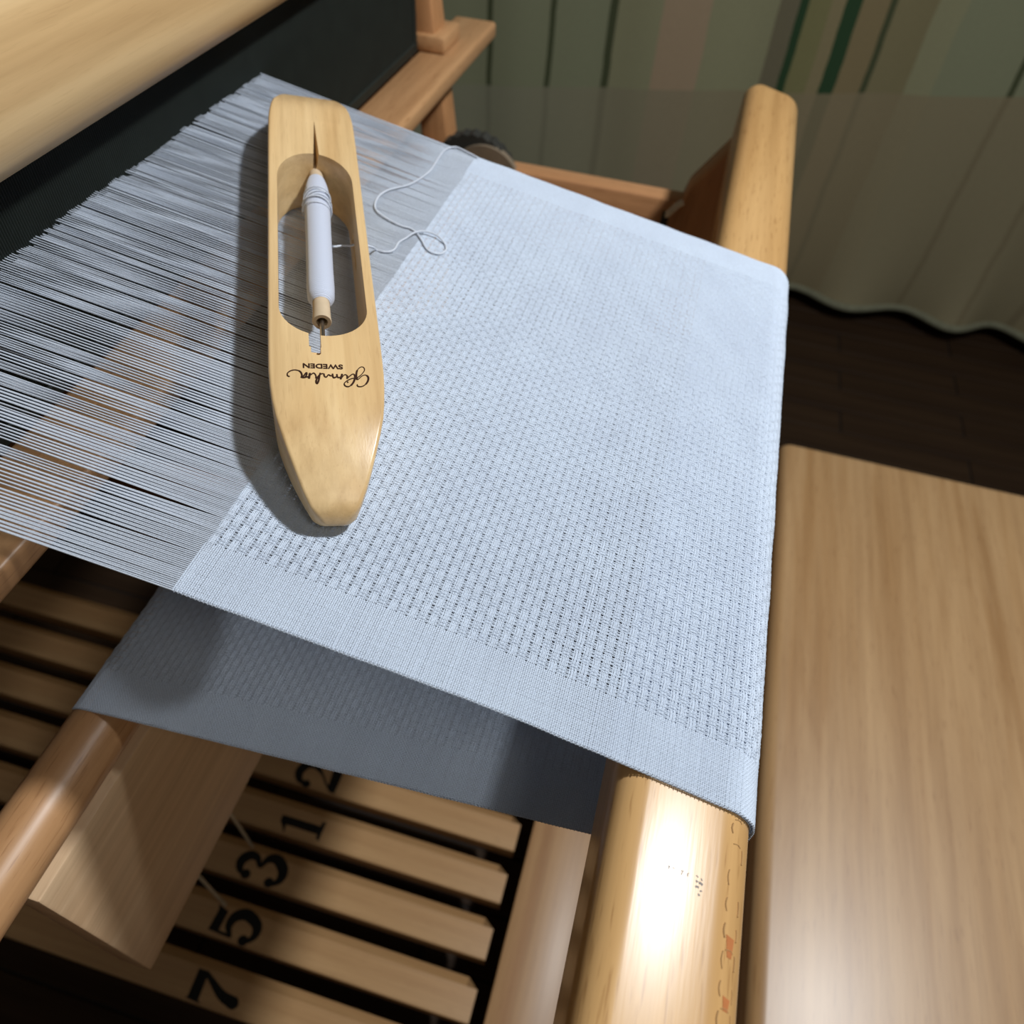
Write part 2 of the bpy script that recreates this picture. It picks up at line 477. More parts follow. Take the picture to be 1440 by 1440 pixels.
def breast_beam():
    prof = []                                     # cross-section x,z
    def tl(x0, n):                                # web-plane coordinates to x,z
        return (x0 * CA + (n - HN) * SA, H - x0 * SA + (n - HN) * CA)
    def arc(cx, cz, r, a0, a1, n=7):
        for k in range(n + 1):
            a = math.radians(a0 + (a1 - a0) * k / n)
            prof.append((cx + r * math.cos(a), cz + r * math.sin(a)))
    c1, c2 = tl(0.0677, -0.0110), tl(0.0913, -0.0152)
    arc(c1[0] + 0.0005, c1[1], 0.0095, 180, 80)
    arc(c2[0], c2[1], 0.0137, 80, 0, 9)
    arc(c2[0] + 0.0067, ZT - 0.045, 0.007, 0, -90, 5)
    arc(c1[0] - 0.0025, ZT - 0.045, 0.007, 270, 180, 5)
    cx = 0.043
    stations = [(-0.22, 1.0), (0.0, 1.0), (0.2, 1.0), (0.45, 1.0)]
    for k in range(7):
        a = math.radians(90 * k / 6)
        stations.append((0.676 + 0.012 * math.sin(a), 1.0 - 0.42 * (1 - math.cos(a))))
    bm = bmesh.new()
    rows = [[bm.verts.new((cx + (x - cx) * s, y, z - (1 - s) * 0.006)) for x, z in prof] for y, s in stations]
    n = len(prof)
    for a, b in zip(rows, rows[1:]):
        for k in range(n):
            bm.faces.new((a[k], a[(k + 1) % n], b[(k + 1) % n], b[k]))
    bm.faces.new(rows[0])
    bm.faces.new(rows[-1])
    beam = part('breast_beam', bm_mesh(bm, angle=50), M['beam'], LOOM)
    # faint worn pencil marks on the flat
    bm = bmesh.new()
    def dash(x, y, dx, dy, wd):
        ribbon_into(bm, [(x, y), (x + dx * 0.5, y + dy * 0.5 + 0.0002), (x + dx, y + dy)], wd, 0.0, 0.00006)
    y0 = 0.0760
    for k, (u, dx, dy, wd) in enumerate([(0.0000, .0003, -.0007, .00028), (0.0012, .0003, .0001, .00022), (0.0026, .0006, -.0004, .0003), (0.0029, -.0001, -.0009, .0003), (0.0040, .0006, -.0003, .00028),
                                         (0.0066, .0007, .0001, .00028), (0.0071, -.0004, -.0010, .00026), (0.0084, .0003, -.0007, .0003), (0.0087, .0003, .0002, .00022)]):
        dash(0.0742 + u, y0 - 0.05 * u, dx, dy, wd)
    for (u, v, dx, dy, wd) in [(0, 0.0004, .0007, -.0003, .00035), (.0015, .0001, .0004, -.0005, .0004), (.0001, -.0011, .0006, -.0001, .0006), (.0010, -.0012, .0012, -.0003, .0007), (.0001, -.0026, .0011, .0001, .0006), (.0016, -.0034, .0006, .0002, .0004), (.0011, -.0044, .0005, -.0002, .0006)]:
        dash(0.0853 + u, y0 - 0.0005 + v, dx, dy, wd)
    pm = bm_mesh(bm, smooth=False)
    pm.transform(Matrix(((CA, 0, SA, tl(0, -0.0015)[0]), (0, 1, 0, 0), (-SA, 0, CA, tl(0, -0.0015)[1]), (0, 0, 0, 1))))
    part('pencil_mark', pm, M['pencil'], beam, label='faint grey pencil figures', kind='stuff')
    # worn chain of inlay figures along the rounded right shoulder
    def on_shoulder(u, lift):                     # u = degrees round the shoulder from the flat
        a = math.radians(80 - u)
        return c2[0] + (0.0137 + lift) * math.cos(a), c2[1] + (0.0137 + lift) * math.sin(a)
    def wrap_poly(poly, lift=0.0001):             # poly of (u degrees, y)
        bm = bmesh.new()
        top = [bm.verts.new((on_shoulder(u, lift)[0], y, on_shoulder(u, lift)[1])) for u, y in poly]
        low = [bm.verts.new((on_shoulder(u, -0.0006)[0], y, on_shoulder(u, -0.0006)[1])) for u, y in poly]
        bm.faces.new(top)
        for k in range(len(top)):
            k2 = (k + 1) % len(top)
            bm.faces.new((top[k], top[k2], low[k2], low[k]))
        return bm_mesh(bm, smooth=False)
    for yq, ln, wd in ((0.0640, 0.0055, 0), (0.0492, 0.0034, 2)):
        part('inlay', wrap_poly([(20 + wd, yq), (34, yq - 0.0004), (31, yq - ln), (23.5, yq - ln)]), M['inlay'], beam, label='small brown wedge inlay')
    bm = bmesh.new()
    def stroke(pts, wd):
        P = [(on_shoulder(u, 0.00012)[0], y, on_shoulder(u, 0.00012)[1]) for u, y in pts]
        tube_into(bm, P, wd, 4)
    r = random.Random(5)
    y = 0.0965
    while y > 0.0:
        ln = 0.0055 + r.random() * 0.001
        for side, u in ((0, 17), (1, 37)):
            if r.random() < 0.85:
                q = 0.00016 + 0.00014 * r.random()
                bow = (-1.6 if side == 0 else 1.2)
                a, b = y - 0.0006 - r.random() * 0.0012, y - ln + 0.0006 + r.random() * 0.0012
                stroke([(u, a), (u + bow * 0.7, a * 0.75 + b * 0.25), (u + bow, (a + b) / 2), (u + bow * 0.7 + 0.3, a * 0.25 + b * 0.75), (u + 0.6, b)], q)
        if r.random() < 0.7:
            stroke([(20, y - 0.0003), (24, y), (29, y + 0.0001), (33, y - 0.0004)], 0.00012)
        y -= ln + 0.0012
    part('inlay_outline', bm_mesh(bm, angle=80), M['inlay_line'], beam, kind='stuff')
breast_beam()

def frame():
    near = lambda y0, y1: None
    # far side: front post with slanted shoulder, rail; near side the same, out of view
    poly = [(0.030, H - 0.2500), (-0.0073, H - 0.3056), (-0.0178, H - 0.3465), (-0.0178, 0.0), (0.062, 0.0), (0.064, H - 0.2500)]
    for y0 in (0.650, -0.215):
        part('front_post', prism(poly, y0, y0 + 0.035), M['loom_z'], LOOM)
        part('side_rail', box(-0.95, -0.002, y0 + 0.002, y0 + 0.024, H - 0.385, H - 0.3155, 0.003), M['loom_x'], LOOM)
        part('rear_post', box(-1.00, -0.93, y0, y0 + 0.035, 0.0, H - 0.22, 0.003), M['loom_z'], LOOM)
        part('base_rail', box(-0.95, -0.016, y0 + 0.004, y0 + 0.031, 0.06, 0.13, 0.003), M['loom_x'], LOOM)
    part('back_beam', box(-0.995, -0.935, -0.24, 0.71, H - 0.2215, H - 0.17, 0.006), M['loom_y'], LOOM)
    # cloth beam with ratchet
    part('cloth_beam', tube([(-0.2014, -0.205, H - 0.3318), (-0.2014, 0.2, H - 0.3318), (-0.2014, 0.672, H - 0.3318)], 0.0140, 20), M['loom_y'], LOOM)
    bm = bmesh.new()
    n = 26
    ring = []
    for k in range(n):
        for rr, da in ((0.0384, 0.0), (0.0403, 0.62)):
            a = 2 * math.pi * (k + da) / n
            ring.append((rr * math.cos(a), rr * math.sin(a)))
    A = [bm.verts.new((-0.2014 + x, 0.6565, H - 0.3318 + z)) for x, z in ring]
    B = [bm.verts.new((-0.2014 + x, 0.6690, H - 0.3318 + z)) for x, z in ring]
    bm.faces.new(A)
    bm.faces.new(B[::-1])
    for k in range(len(A)):
        k2 = (k + 1) % len(A)
        bm.faces.new((A[k], A[k2], B[k2], B[k]))
    rw = part('ratchet_wheel', bm_mesh(bm, angle=20), M['rubber'], LOOM, label='dark toothed ratchet wheel')
    part('hub_face', tube([(-0.1895, 0.6535, H - 0.3310), (-0.1895, 0.660, H - 0.3310)], 0.0325, 36), M['disc'], rw, label='tan round hub face')
    # small cord and peg on the front post
    pe = part('peg', tube([(-0.0215, 0.640, H - 0.337), (-0.0205, 0.642, H - 0.322)], 0.0034, 10), M['black'], LOOM, label='black peg with a white cord end')
    part('cord', tube(spline([(-0.0208, 0.641, H - 0.325), (-0.0175, 0.640, H - 0.320), (-0.0125, 0.641, H - 0.3135), (-0.0085, 0.643, H - 0.311)], 4), 0.0026, 8), M['cord'], pe)
    # plank under the web, foot board, notched lath
    part('knee_plank', box(-0.2115, -0.1915, 0.029, 0.560, H - 0.5026, H - 0.352, 0.0015), M['plank'], LOOM)
    part('foot_board', box(-0.0064, 0.0615, -0.18, 0.65, H - 0.885, H - 0.860, 0.002), M['foot'], LOOM)
    bm = bmesh.new()
    poly = []
    y = -0.16
    while y < 0.62:
        poly += [(0.0705, y), (0.0705, y + 0.024), (0.0672, y + 0.026), (0.0672, y + 0.034)]
        y += 0.036
    poly = [(0.0640, poly[-1][1]), (0.0640, poly[0][1])] + poly
    polyflat_into(bm, poly, H - 0.874, 0.010)
    part('notched_lath', bm_mesh(bm, smooth=False), M['foot'], LOOM)
frame()

def digit(d):
    """bold stencil figure, u to the right, v up, height 1"""
    bm = bmesh.new()
    if d == '1':
        polyflat_into(bm, [(-0.10, 0.0), (0.10, 0.0), (0.10, 1.0), (-0.04, 1.0), (-0.10, 0.90)])
        polyflat_into(bm, [(-0.24, 0.0), (0.24, 0.0), (0.19, 0.09), (-0.19, 0.09)], lift=0.00018)
        polyflat_into(bm, [(-0.30, 0.80), (-0.08, 0.84), (-0.05, 1.0), (-0.12, 0.93)], lift=0.00018)
    elif d == '2':
        ribbon_into(bm, spline([(-0.26, 0.70, 0), (-0.20, 0.90, 0), (0.0, 0.98, 0), (0.20, 0.88, 0), (0.24, 0.70, 0), (0.12, 0.48, 0), (-0.12, 0.26, 0), (-0.28, 0.08, 0)], 5),
                    [0.05 + 0.17 * math.sin(math.pi * min(1, k / 26)) for k in range(36)])
        polyflat_into(bm, [(-0.30, 0.0), (0.27, 0.0), (0.32, 0.30), (0.26, 0.24), (-0.22, 0.20)], lift=0.00018)
        polyflat_into(bm, [(-0.25 + 0.10 * math.cos(a), 0.71 + 0.10 * math.sin(a)) for a in [k * math.pi / 6 for k in range(12)]], lift=0.00022)
    elif d == '3':
        ribbon_into(bm, spline([(-0.22, 0.78, 0), (-0.12, 0.93, 0), (0.06, 0.97, 0), (0.22, 0.84, 0), (0.20, 0.66, 0), (0.02, 0.55, 0)], 5),
                    [0.05 + 0.17 * math.sin(math.pi * k / 25) for k in range(26)])
        ribbon_into(bm, spline([(0.02, 0.53, 0), (0.24, 0.44, 0), (0.30, 0.24, 0), (0.12, 0.03, 0), (-0.10, 0.02, 0), (-0.26, 0.17, 0)], 5),
                    [0.05 + 0.19 * math.sin(math.pi * k / 25) for k in range(26)])
        for cx, cy in ((-0.19, 0.76), (-0.21, 0.21)):
            polyflat_into(bm, [(cx + 0.11 * math.cos(a), cy + 0.11 * math.sin(a)) for a in [k * math.pi / 6 for k in range(12)]], lift=0.00022)
    elif d == '5':
        polyflat_into(bm, [(-0.24, 0.76), (0.22, 0.74), (0.30, 1.0), (0.20, 0.95), (-0.22, 0.98)])
        polyflat_into(bm, [(-0.26, 0.46), (-0.19, 0.48), (-0.17, 0.96), (-0.23, 0.97)], lift=0.00018)
        ribbon_into(bm, spline([(-0.23, 0.47, 0), (-0.06, 0.60, 0), (0.16, 0.56, 0), (0.27, 0.34, 0), (0.14, 0.06, 0), (-0.08, 0.02, 0), (-0.26, 0.16, 0)], 5),
                    [0.05 + 0.19 * math.sin(math.pi * k / 30) for k in range(31)])
        polyflat_into(bm, [(-0.22 + 0.11 * math.cos(a), 0.20 + 0.11 * math.sin(a)) for a in [k * math.pi / 6 for k in range(12)]], lift=0.00022)
    elif d == '7':
        polyflat_into(bm, [(-0.30, 0.66), (-0.25, 0.74), (0.28, 0.78), (0.28, 1.0), (-0.24, 0.97), (-0.28, 1.0)])
        ribbon_into(bm, spline([(0.25, 0.82, 0), (0.10, 0.58, 0), (-0.04, 0.34, 0), (-0.10, 0.06, 0)], 5), [0.08 + 0.16 * (k / 15) for k in range(16)], lift=0.00018)
        polyflat_into(bm, [(-0.10 + 0.12 * math.cos(a), 0.08 + 0.12 * math.sin(a)) for a in [k * math.pi / 6 for k in range(12)]], lift=0.00022)
    else:                                          # 4, 6 lie hidden below the web
        ribbon_into(bm, spline([(0.1, 1.0, 0), (-0.2, 0.5, 0), (-0.2, 0.2, 0), (0.1, 0.05, 0), (0.22, 0.28, 0), (0.0, 0.5, 0), (-0.18, 0.3, 0)], 5), 0.14)
    return bm

def treadles():
    ztop = H - 0.880
    bm = bmesh.new()                               # flat top 30 mm, wide chamfer on the far edge that runs out before the end
    def sec(x, ch):
        y0, y1 = -0.0152, 0.0242
        return [(x, y0, ztop - 0.024), (x, y0, ztop - 0.001), (x, y0 + 0.001, ztop), (x, y1 - 0.0095 * ch - 0.0012 * (1 - ch), ztop), (x, y1, ztop - 0.009 * ch - 0.0012 * (1 - ch)), (x, y1, ztop - 0.024)]
    S = [sec(-0.0207, 1.0), sec(-0.0215, 1.0), sec(-0.032, 1.0), sec(-0.30, 1.0), sec(-0.85, 1.0)]
    for k, cut in ((0, 0.0105), (1, 0.0098), (2, 0.0)):   # far corner rounded away at the weaver's end
        for q in (3, 4, 5):
            x, y, z = S[k][q]
            S[k][q] = (x - (0.004 if (k < 2 and q > 3) else 0), y - (cut if q > 3 else 0), z)
    rows = [[bm.verts.new(p) for p in s] for s in S]
    for a, b in zip(rows, rows[1:]):
        for k in range(6):
            bm.faces.new((a[k], a[(k + 1) % 6], b[(k + 1) % 6], b[k]))
    bm.faces.new(rows[0])
    bm.faces.new(rows[-1])
    me0 = bm_mesh(bm, angle=25)
    me0.transform(ORIG['floor_loom'].inverted())
    me0.materials.append(M['treadle'])
    spec = [('4', 0.3315, -0.262), ('2', 0.2757, -0.261), ('1', 0.2205, -0.256), ('3', 0.1658, -0.2776), ('5', 0.1095, -0.2776), ('7', 0.0530, -0.2668), ('6', 0.3870, -0.27)]
    for d, yc, xc in spec:
        o = bpy.data.objects.new('treadle', me0)
        COL.objects.link(o)
        o.parent = LOOM
        o.location = (0, yc, 0)
        bm = digit(d)
        me = bm_mesh(bm, smooth=False)
        # reading direction of the weaver: up = -x, right = +y
        s = 0.050
        me.transform(Matrix(((0, -s, 0, xc + s / 2), (s * 0.92, 0, 0, 0.0), (0, 0, 1, ztop), (0, 0, 0, 1))))
        me.transform(ORIG['floor_loom'].inverted())
        put('numeral', me, M['stencil'], o, label='black stencilled figure ' + d)
    for yc, xc in ((0.1850, -0.298), (0.1242, -0.296)):      # tie-up cords rising from two treadles
        part('tie_cord', tube([(xc, yc, ztop - 0.004), (xc - 0.001, yc + 0.0004, ztop + 0.25), (xc - 0.002, yc + 0.001, ztop + 0.42)], 0.0016, 6), M['cord'], LOOM, label='thin pale tie-up cord')
    # hinge rod carrying the treadles at the rear, and a screw eye in the near corner
    part('treadle_rod', tube([(-0.84, -0.20, ztop - 0.012), (-0.84, 0.2, ztop - 0.012), (-0.84, 0.665, ztop - 0.012)], 0.006, 10), M['steel'], LOOM)
treadles()

def beater():
    xr = -0.2595
    # hand tree: smooth rounded rail held above the reed
    prof = []
    cx, cz, a, b = xr + 0.001, H - 0.1085, 0.0275, 0.0345
    for k in range(28):
        an = 2 * math.pi * k / 28
        c, s = math.cos(an), math.sin(an)
        prof.append((cx + a * math.copysign(abs(c) ** 0.75, c), cz + b * math.copysign(abs(s) ** 0.75, s)))
    bm = bmesh.new()
    rows = [[bm.verts.new((x, y, z)) for x, z in prof] for y in (-0.20, 0.0, 0.3, 0.76)]
    for p, q in zip(rows, rows[1:]):
        for k in range(28):
            bm.faces.new((p[k], p[(k + 1) % 28], q[(k + 1) % 28], q[k]))
    bm.faces.new(rows[0])
    bm.faces.new(rows[-1])
    part('hand_tree', bm_mesh(bm, angle=50), M['hand'], LOOM, label='pale rounded hand rail of the beater')
    # lower rail with rounded far end
    part('race_board', box(-0.2572, -0.2165, -0.21, 0.775, H - 0.2520, H - 0.2380, 0.0035, 3), M['loom_y'], LOOM)
    part('race_back', box(-0.300, -0.2625, -0.20, 0.70, H - 0.262, H - 0.238, 0.003), M['loom_y'], LOOM)
    # reed
    zb, zt = H - 0.238, H - 0.125
    y0, y1 = -0.14, 0.668
    rd = part('reed', box(xr - 0.0035, xr + 0.0035, y0, y1, zb, zb + 0.008, 0.001, 1), M['black'], LOOM, label='black steel reed between hand rail and lower rail')
    part('top_bar', box(xr - 0.0035, xr + 0.0035, y0, y1, zt - 0.008, zt, 0.001, 1), M['black'], rd)
    for q in (y0, y1):
        part('end_bar', box(xr - 0.0032, xr + 0.0032, q - 0.003, q + 0.003, zb, zt, 0.0008, 1), M['black'], rd)
    N = 620
    yy = np.linspace(y0 + 0.004, y1 - 0.004, N)
    hx, hy = 0.0022, 0.00016
    c = np.array([(-hx, -hy), (hx, -hy), (hx, hy), (-hx, hy)])
    V = np.zeros((N, 8, 3))
    for k in range(4):
        V[:, k, 0] = V[:, k + 4, 0] = xr + c[k, 0]
        V[:, k, 1] = V[:, k + 4, 1] = yy + c[k, 1]
        V[:, k, 2] = zb + 0.004
        V[:, k + 4, 2] = zt - 0.004
    q = np.array([(0, 1, 5, 4), (1, 2, 6, 5), (2, 3, 7, 6), (3, 0, 4, 7)])
    F = (np.arange(N)[:, None, None] * 8 + q[None]).reshape(-1, 4)
    part('reed_dents', np_mesh(V.reshape(-1, 3), F, smooth=False), M['black'], rd, kind='stuff')
    # swords carrying the rails, leaning a little
    def sh(co):
        return Vector((co.x - 0.12 * (co.z - (H - 0.26)), co.y, co.z))
    for ys in (0.676, -0.205):
        part('sword', box(-0.2640, -0.2385, ys, ys + 0.030, 0.16, H - 0.075, 0.003, 2, sh), M['loom_z'], LOOM)
        bm_ = box(-0.268, -0.2325, ys - 0.005, ys + 0.040, H - 0.238, H - 0.2245, 0.003, 2)
        part('sword_shoulder', bm_, M['loom_y'], LOOM)
beater()

# ------------------------------------------------------------------ bench
def bench():
    root = thing('loom_bench', 'broad beech loom bench with softly rounded edge beside the breast beam', 'bench', (0.32, 0.22, 0.0))
    zt = H - 0.585
    bm = bmesh.new()
    prof = []
    for cx, cz, a0, a1 in ((0.1745, zt - 0.013, 180, 90), (0.4720, zt - 0.013, 90, 0), (0.4720, zt - 0.026, 0, -90), (0.1745, zt - 0.026, 270, 180)):
        for k in range(7):
            a = math.radians(a0 + (a1 - a0) * k / 6)
            prof.append((cx + 0.013 * math.cos(a), cz + 0.013 * math.sin(a)))
    st = [(-0.24, 1.0), (0.0, 1.0), (0.35, 1.0), (0.682, 1.0)]
    for k in range(1, 6):
        a = math.radians(90 * k / 5)
        st.append((0.6835 + 0.0085 * math.sin(a), 1.0 - 0.028 * (1 - math.cos(a))))
    rows = []
    for y, s in st:
        q = (1 - s) / 0.028
        rows.append([bm.verts.new((0.3230 + (x - 0.3230) * s, y, zt - 0.019 + (z - zt + 0.019) * (1 - 0.45 * q))) for x, z in prof])
    n = len(prof)
    for p, q in zip(rows, rows[1:]):
        for k in range(n):
            bm.faces.new((p[k], p[(k + 1) % n], q[(k + 1) % n], q[k]))
    bm.faces.new(rows[0])
    bm.faces.new(rows[-1])
    part('seat', bm_mesh(bm, angle=40), M['bench'], root)
    for y0 in (-0.19, 0.615):
        part('leg_panel', box(0.20, 0.445, y0, y0 + 0.03, 0.0, zt - 0.0375, 0.003), M['loom_z'], root)
    part('stretcher', box(0.308, 0.336, -0.162, 0.617, 0.16, 0.24, 0.003), M['loom_y'], root)
bench()

# ------------------------------------------------------------------ woven web on the loom
X_FELL = -0.0892                                   # fell line along the warp direction
Y0, Y1 = 0.1015, 0.4150                            # selvages
PITCH = 0.00069
NW = int(round((Y1 - Y0) / PITCH))
BORDER = 29

def web_path():
    """fell, over the breast beam, down its front, back under it to the cloth beam"""
    pts = []
    for k in range(20):
        u = k / 19
        x0 = X_FELL + (0.0880 - X_FELL) * u
        p = cl2w(x0, 0)
        pts.append((p[0], p[2]))
    g = 0.0015
    c2 = cl2w(0.0913, 0, -0.0152)
    pts = [p for p in pts if p[0] < c2[0] - 0.02]
    for k in range(12):
        a = math.radians(80 - 80 * k / 11)
        pts.append((c2[0] + (0.0137 + g) * math.cos(a), c2[2] + (0.0137 + g) * math.sin(a)))
    for k in range(6):
        a = math.radians(-102 * k / 5)
        pts.append((c2[0] + 0.0067 + (0.007 + g) * math.cos(a), ZT - 0.045 + (0.007 + g) * math.sin(a)))
    cx, cz, r = -0.2014, H - 0.3318, 0.0146
    for k in range(8):
        a = math.radians(102.3 + 110 * k / 7)
        pts.append((cx + r * math.cos(a), cz + r * math.sin(a)))
    P = np.array(pts)
    s = np.concatenate([[0], np.cumsum(np.hypot(*np.diff(P, axis=0).T))])
    return P, s
WP, WS = web_path()
def path_at(s):
    x = np.interp(s, WS, WP[:, 0])
    z = np.interp(s, WS, WP[:, 1])
    e = 0.0012
    dx = np.interp(s + e, WS, WP[:, 0]) - np.interp(s - e, WS, WP[:, 0])
    dz = np.interp(s + e, WS, WP[:, 1]) - np.interp(s - e, WS, WP[:, 1])
    L = np.hypot(dx, dz)
    tx, tz = dx / L, dz / L
    return x, z, tx, tz, -tz, tx                   # point, tangent, outward normal
def near_edge(s):
    return Y0 - 0.0040 * np.clip((s - 0.095) / 0.085, 0, 1) ** 1.3

def weave(j0, j1, i0, i1, flip=1.0):
    """real interlaced yarns in huck blocks of five with a plain border; returns vertices and quads"""
    J = np.arange(j0, j1)
    I = np.arange(i0, i1)
    Ig, Jg = np.meshgrid(I, J, indexing='ij')
    u, v = (Ig - BORDER) % 5, Jg % 5
    p = ((Ig - BORDER) // 5 + Jg // 5) % 2
    brd = (Ig < BORDER) | (Ig >= NW - BORDER)
    up = np.where(p == 0, (u % 2 == 0) & (v % 2 == 0), (u % 2 == 1) | (v % 2 == 0))
    up = np.where((p == 0) & (v % 2 == 0), u % 2 == 0, up)
    plain_up = (Ig + Jg) % 2 == 0
    up = np.where(brd, plain_up, up)
    a = 0.00015
    zw = np.where(up, a, -a)                       # warp height, weft is opposite
    zf = -zw.copy()
    wf_float = (~brd) & (p == 0) & (v % 2 == 1)
    wp_float = (~brd) & (p == 1) & (u % 2 == 1)
    bulge = lambda q: np.array([0.0, 0.75, 1.0, 0.75, 0.0])[q]
    zf = np.where(wf_float, a + 0.00012 * bulge(u), zf)
    zw = np.where(wp_float, a + 0.00010 * bulge(v), zw)
    zf = np.where(wp_float, -a - 0.0001, zf)
    # positions: yarns bunch inside each block
    sJ = J * PITCH
    sJ = sJ - ((J % 5) - 2) * PITCH * 0.19
    sJ = sJ + np.where(J % 10 < 5, 0.00008, -0.00008)  # every other gap between the blocks is the wider one
    sG = np.broadcast_to(sJ, Ig.shape).copy()
    sBr = np.broadcast_to(J * PITCH, Ig.shape)
    sG = np.where(brd, sBr, sG)
    # floats draw together toward the middle of their block
    sG = sG + np.where(wf_float, -np.sign((v - 2.0)) * 0.00010 * bulge(u), 0)
    sG = sG + (RNG.normal(0, 0.00003, len(J)))[None, :]
    wob = 0.00006 * np.sin(Ig * 0.031 + Jg * 0.7) * RNG.random(len(J))[None, :]
    sG = sG + wob
    ye0 = near_edge(sG)
    fr = (Ig + 0.5) / NW
    fr = fr - np.where(brd, 0, ((u - 2) * 0.115) / NW)
    fr = fr + (RNG.normal(0, 0.05, len(I)))[:, None] / NW
    yG = ye0 + (Y1 - ye0) * fr
    yG = yG + np.where(wp_float, -np.sign(u - 2.0) * 0.00007 * bulge(v), 0)
    x, z, tx, tz, nx, nz = path_at(sG)
    # slow puckers lift the cloth a little
    puck = 0.00018 * np.sin(sG * 210 + 1.3 * np.sin(yG * 37)) * np.sin(yG * 160 + sG * 60)
    zw = zw + puck + RNG.normal(0, 0.00002, zw.shape)
    zf = zf + puck + RNG.normal(0, 0.00002, zf.shape)
    hw, hv = 0.000220, 0.00018
    def roof(h, sx, sy):
        out = np.zeros(Ig.shape + (3, 3))
        for k, (o, dv) in enumerate(((-1, -0.9), (0, 1.0), (1, -0.9))):
            hh = (h + dv * hv) * flip
            out[..., k, 0] = x + nx * hh + tx * o * sx * hw
            out[..., k, 1] = yG + o * sy * hw * 0.92
            out[..., k, 2] = z + nz * hh + tz * o * sx * hw
        return out
    W = roof(zw, 0, 1)                             # warp runs along s, profile across y
    Fv = roof(zf, 1, 0)                            # weft runs along y, profile across s
    ni, nj = Ig.shape
    idx = (np.arange(ni * nj * 3)).reshape(ni, nj, 3)
    fa = []
    for k in (0, 1):
        fa.append(np.stack([idx[:, :-1, k], idx[:, 1:, k], idx[:, 1:, k + 1], idx[:, :-1, k + 1]], -1).reshape(-1, 4))
    off = ni * nj * 3
    for k in (0, 1):
        fa.append(off + np.stack([idx[:-1, :, k], idx[:-1, :, k + 1], idx[1:, :, k + 1], idx[1:, :, k]], -1).reshape(-1, 4))
    # weft turns bulge a little past the selvage threads
    ext, base = [], 2 * ni * nj * 3
    for col, sg in ((0, -1.0), (ni - 1, 1.0)):
        if (col == 0 and i0 > 0) or (col > 0 and i1 < NW):
            continue
        e = Fv[col].copy()
        e[..., 1] += sg * (0.00030 + 0.00026 * (J % 2))[:, None]
        mid = e.mean(axis=1, keepdims=True)
        e = mid + (e - mid) * 0.55
        ext.append(e.reshape(-1, 3))
        q = base + np.arange(nj * 3).reshape(nj, 3)
        base += nj * 3
        o = off + idx[col]
        for k in (0, 1):
            fa.append(np.stack([o[:, k], o[:, k + 1], q[:, k + 1], q[:, k]], -1))
    V = np.concatenate([W.reshape(-1, 3), Fv.reshape(-1, 3)] + ext)
    return V, np.concatenate(fa)

WEB = thing('woven_web', 'blue grey cotton web stretched over the breast beam with its open warp', 'cloth', (-0.1, 0.26, H - 0.22))
S_END = float(WS[np.argmin(np.hypot(WP[:, 0] - 0.0661, WP[:, 1] - (ZT - 0.045)))]) # bottom of the beam front
S_LOW = S_END + 0.012
JT = int(0.212 / PITCH)
V, F = weave(0, JT, 0, NW)
part('cloth', np_mesh(V, F), M['yarn'], WEB, kind='stuff')
JL0, JL1 = int(S_LOW / PITCH), int((WS[-1] - 0.018) / PITCH)
V, F = weave(JL0, JL1, 0, 190, -1.0)
# seen from inside: same structure, its back turned up
part('lower_cloth', np_mesh(V, F), M['yarn'], WEB, label='shaded lower run of the cloth going back to the cloth beam', kind='stuff')

def sheet(s0, s1, y0f, y1, inset):
    ss = np.linspace(s0, s1, 70)
    x, z, tx, tz, nx, nz = path_at(ss)
    V = []
    for k in range(len(ss)):
        ya = max(near_edge(ss[k]) + 0.0004, y0f)
        for y in np.linspace(ya, y1, 6):
            V.append((x[k] - nx[k] * inset, y, z[k] - nz[k] * inset))
    n = len(ss)
    F = [(k * 6 + q, (k + 1) * 6 + q, (k + 1) * 6 + q + 1, k * 6 + q + 1) for k in range(n - 1) for q in range(5)]
    return np_mesh(np.array(V), np.array(F))
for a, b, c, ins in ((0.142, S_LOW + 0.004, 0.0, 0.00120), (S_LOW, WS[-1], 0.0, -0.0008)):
    o = part('web_fill_sheet', sheet(a, b, c, Y1, ins), M['sheet'], WEB)  # stands in for unmodelled cloth; under the yarns it is added to darken holes
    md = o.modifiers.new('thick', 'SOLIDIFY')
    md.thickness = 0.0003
    md.offset = 0

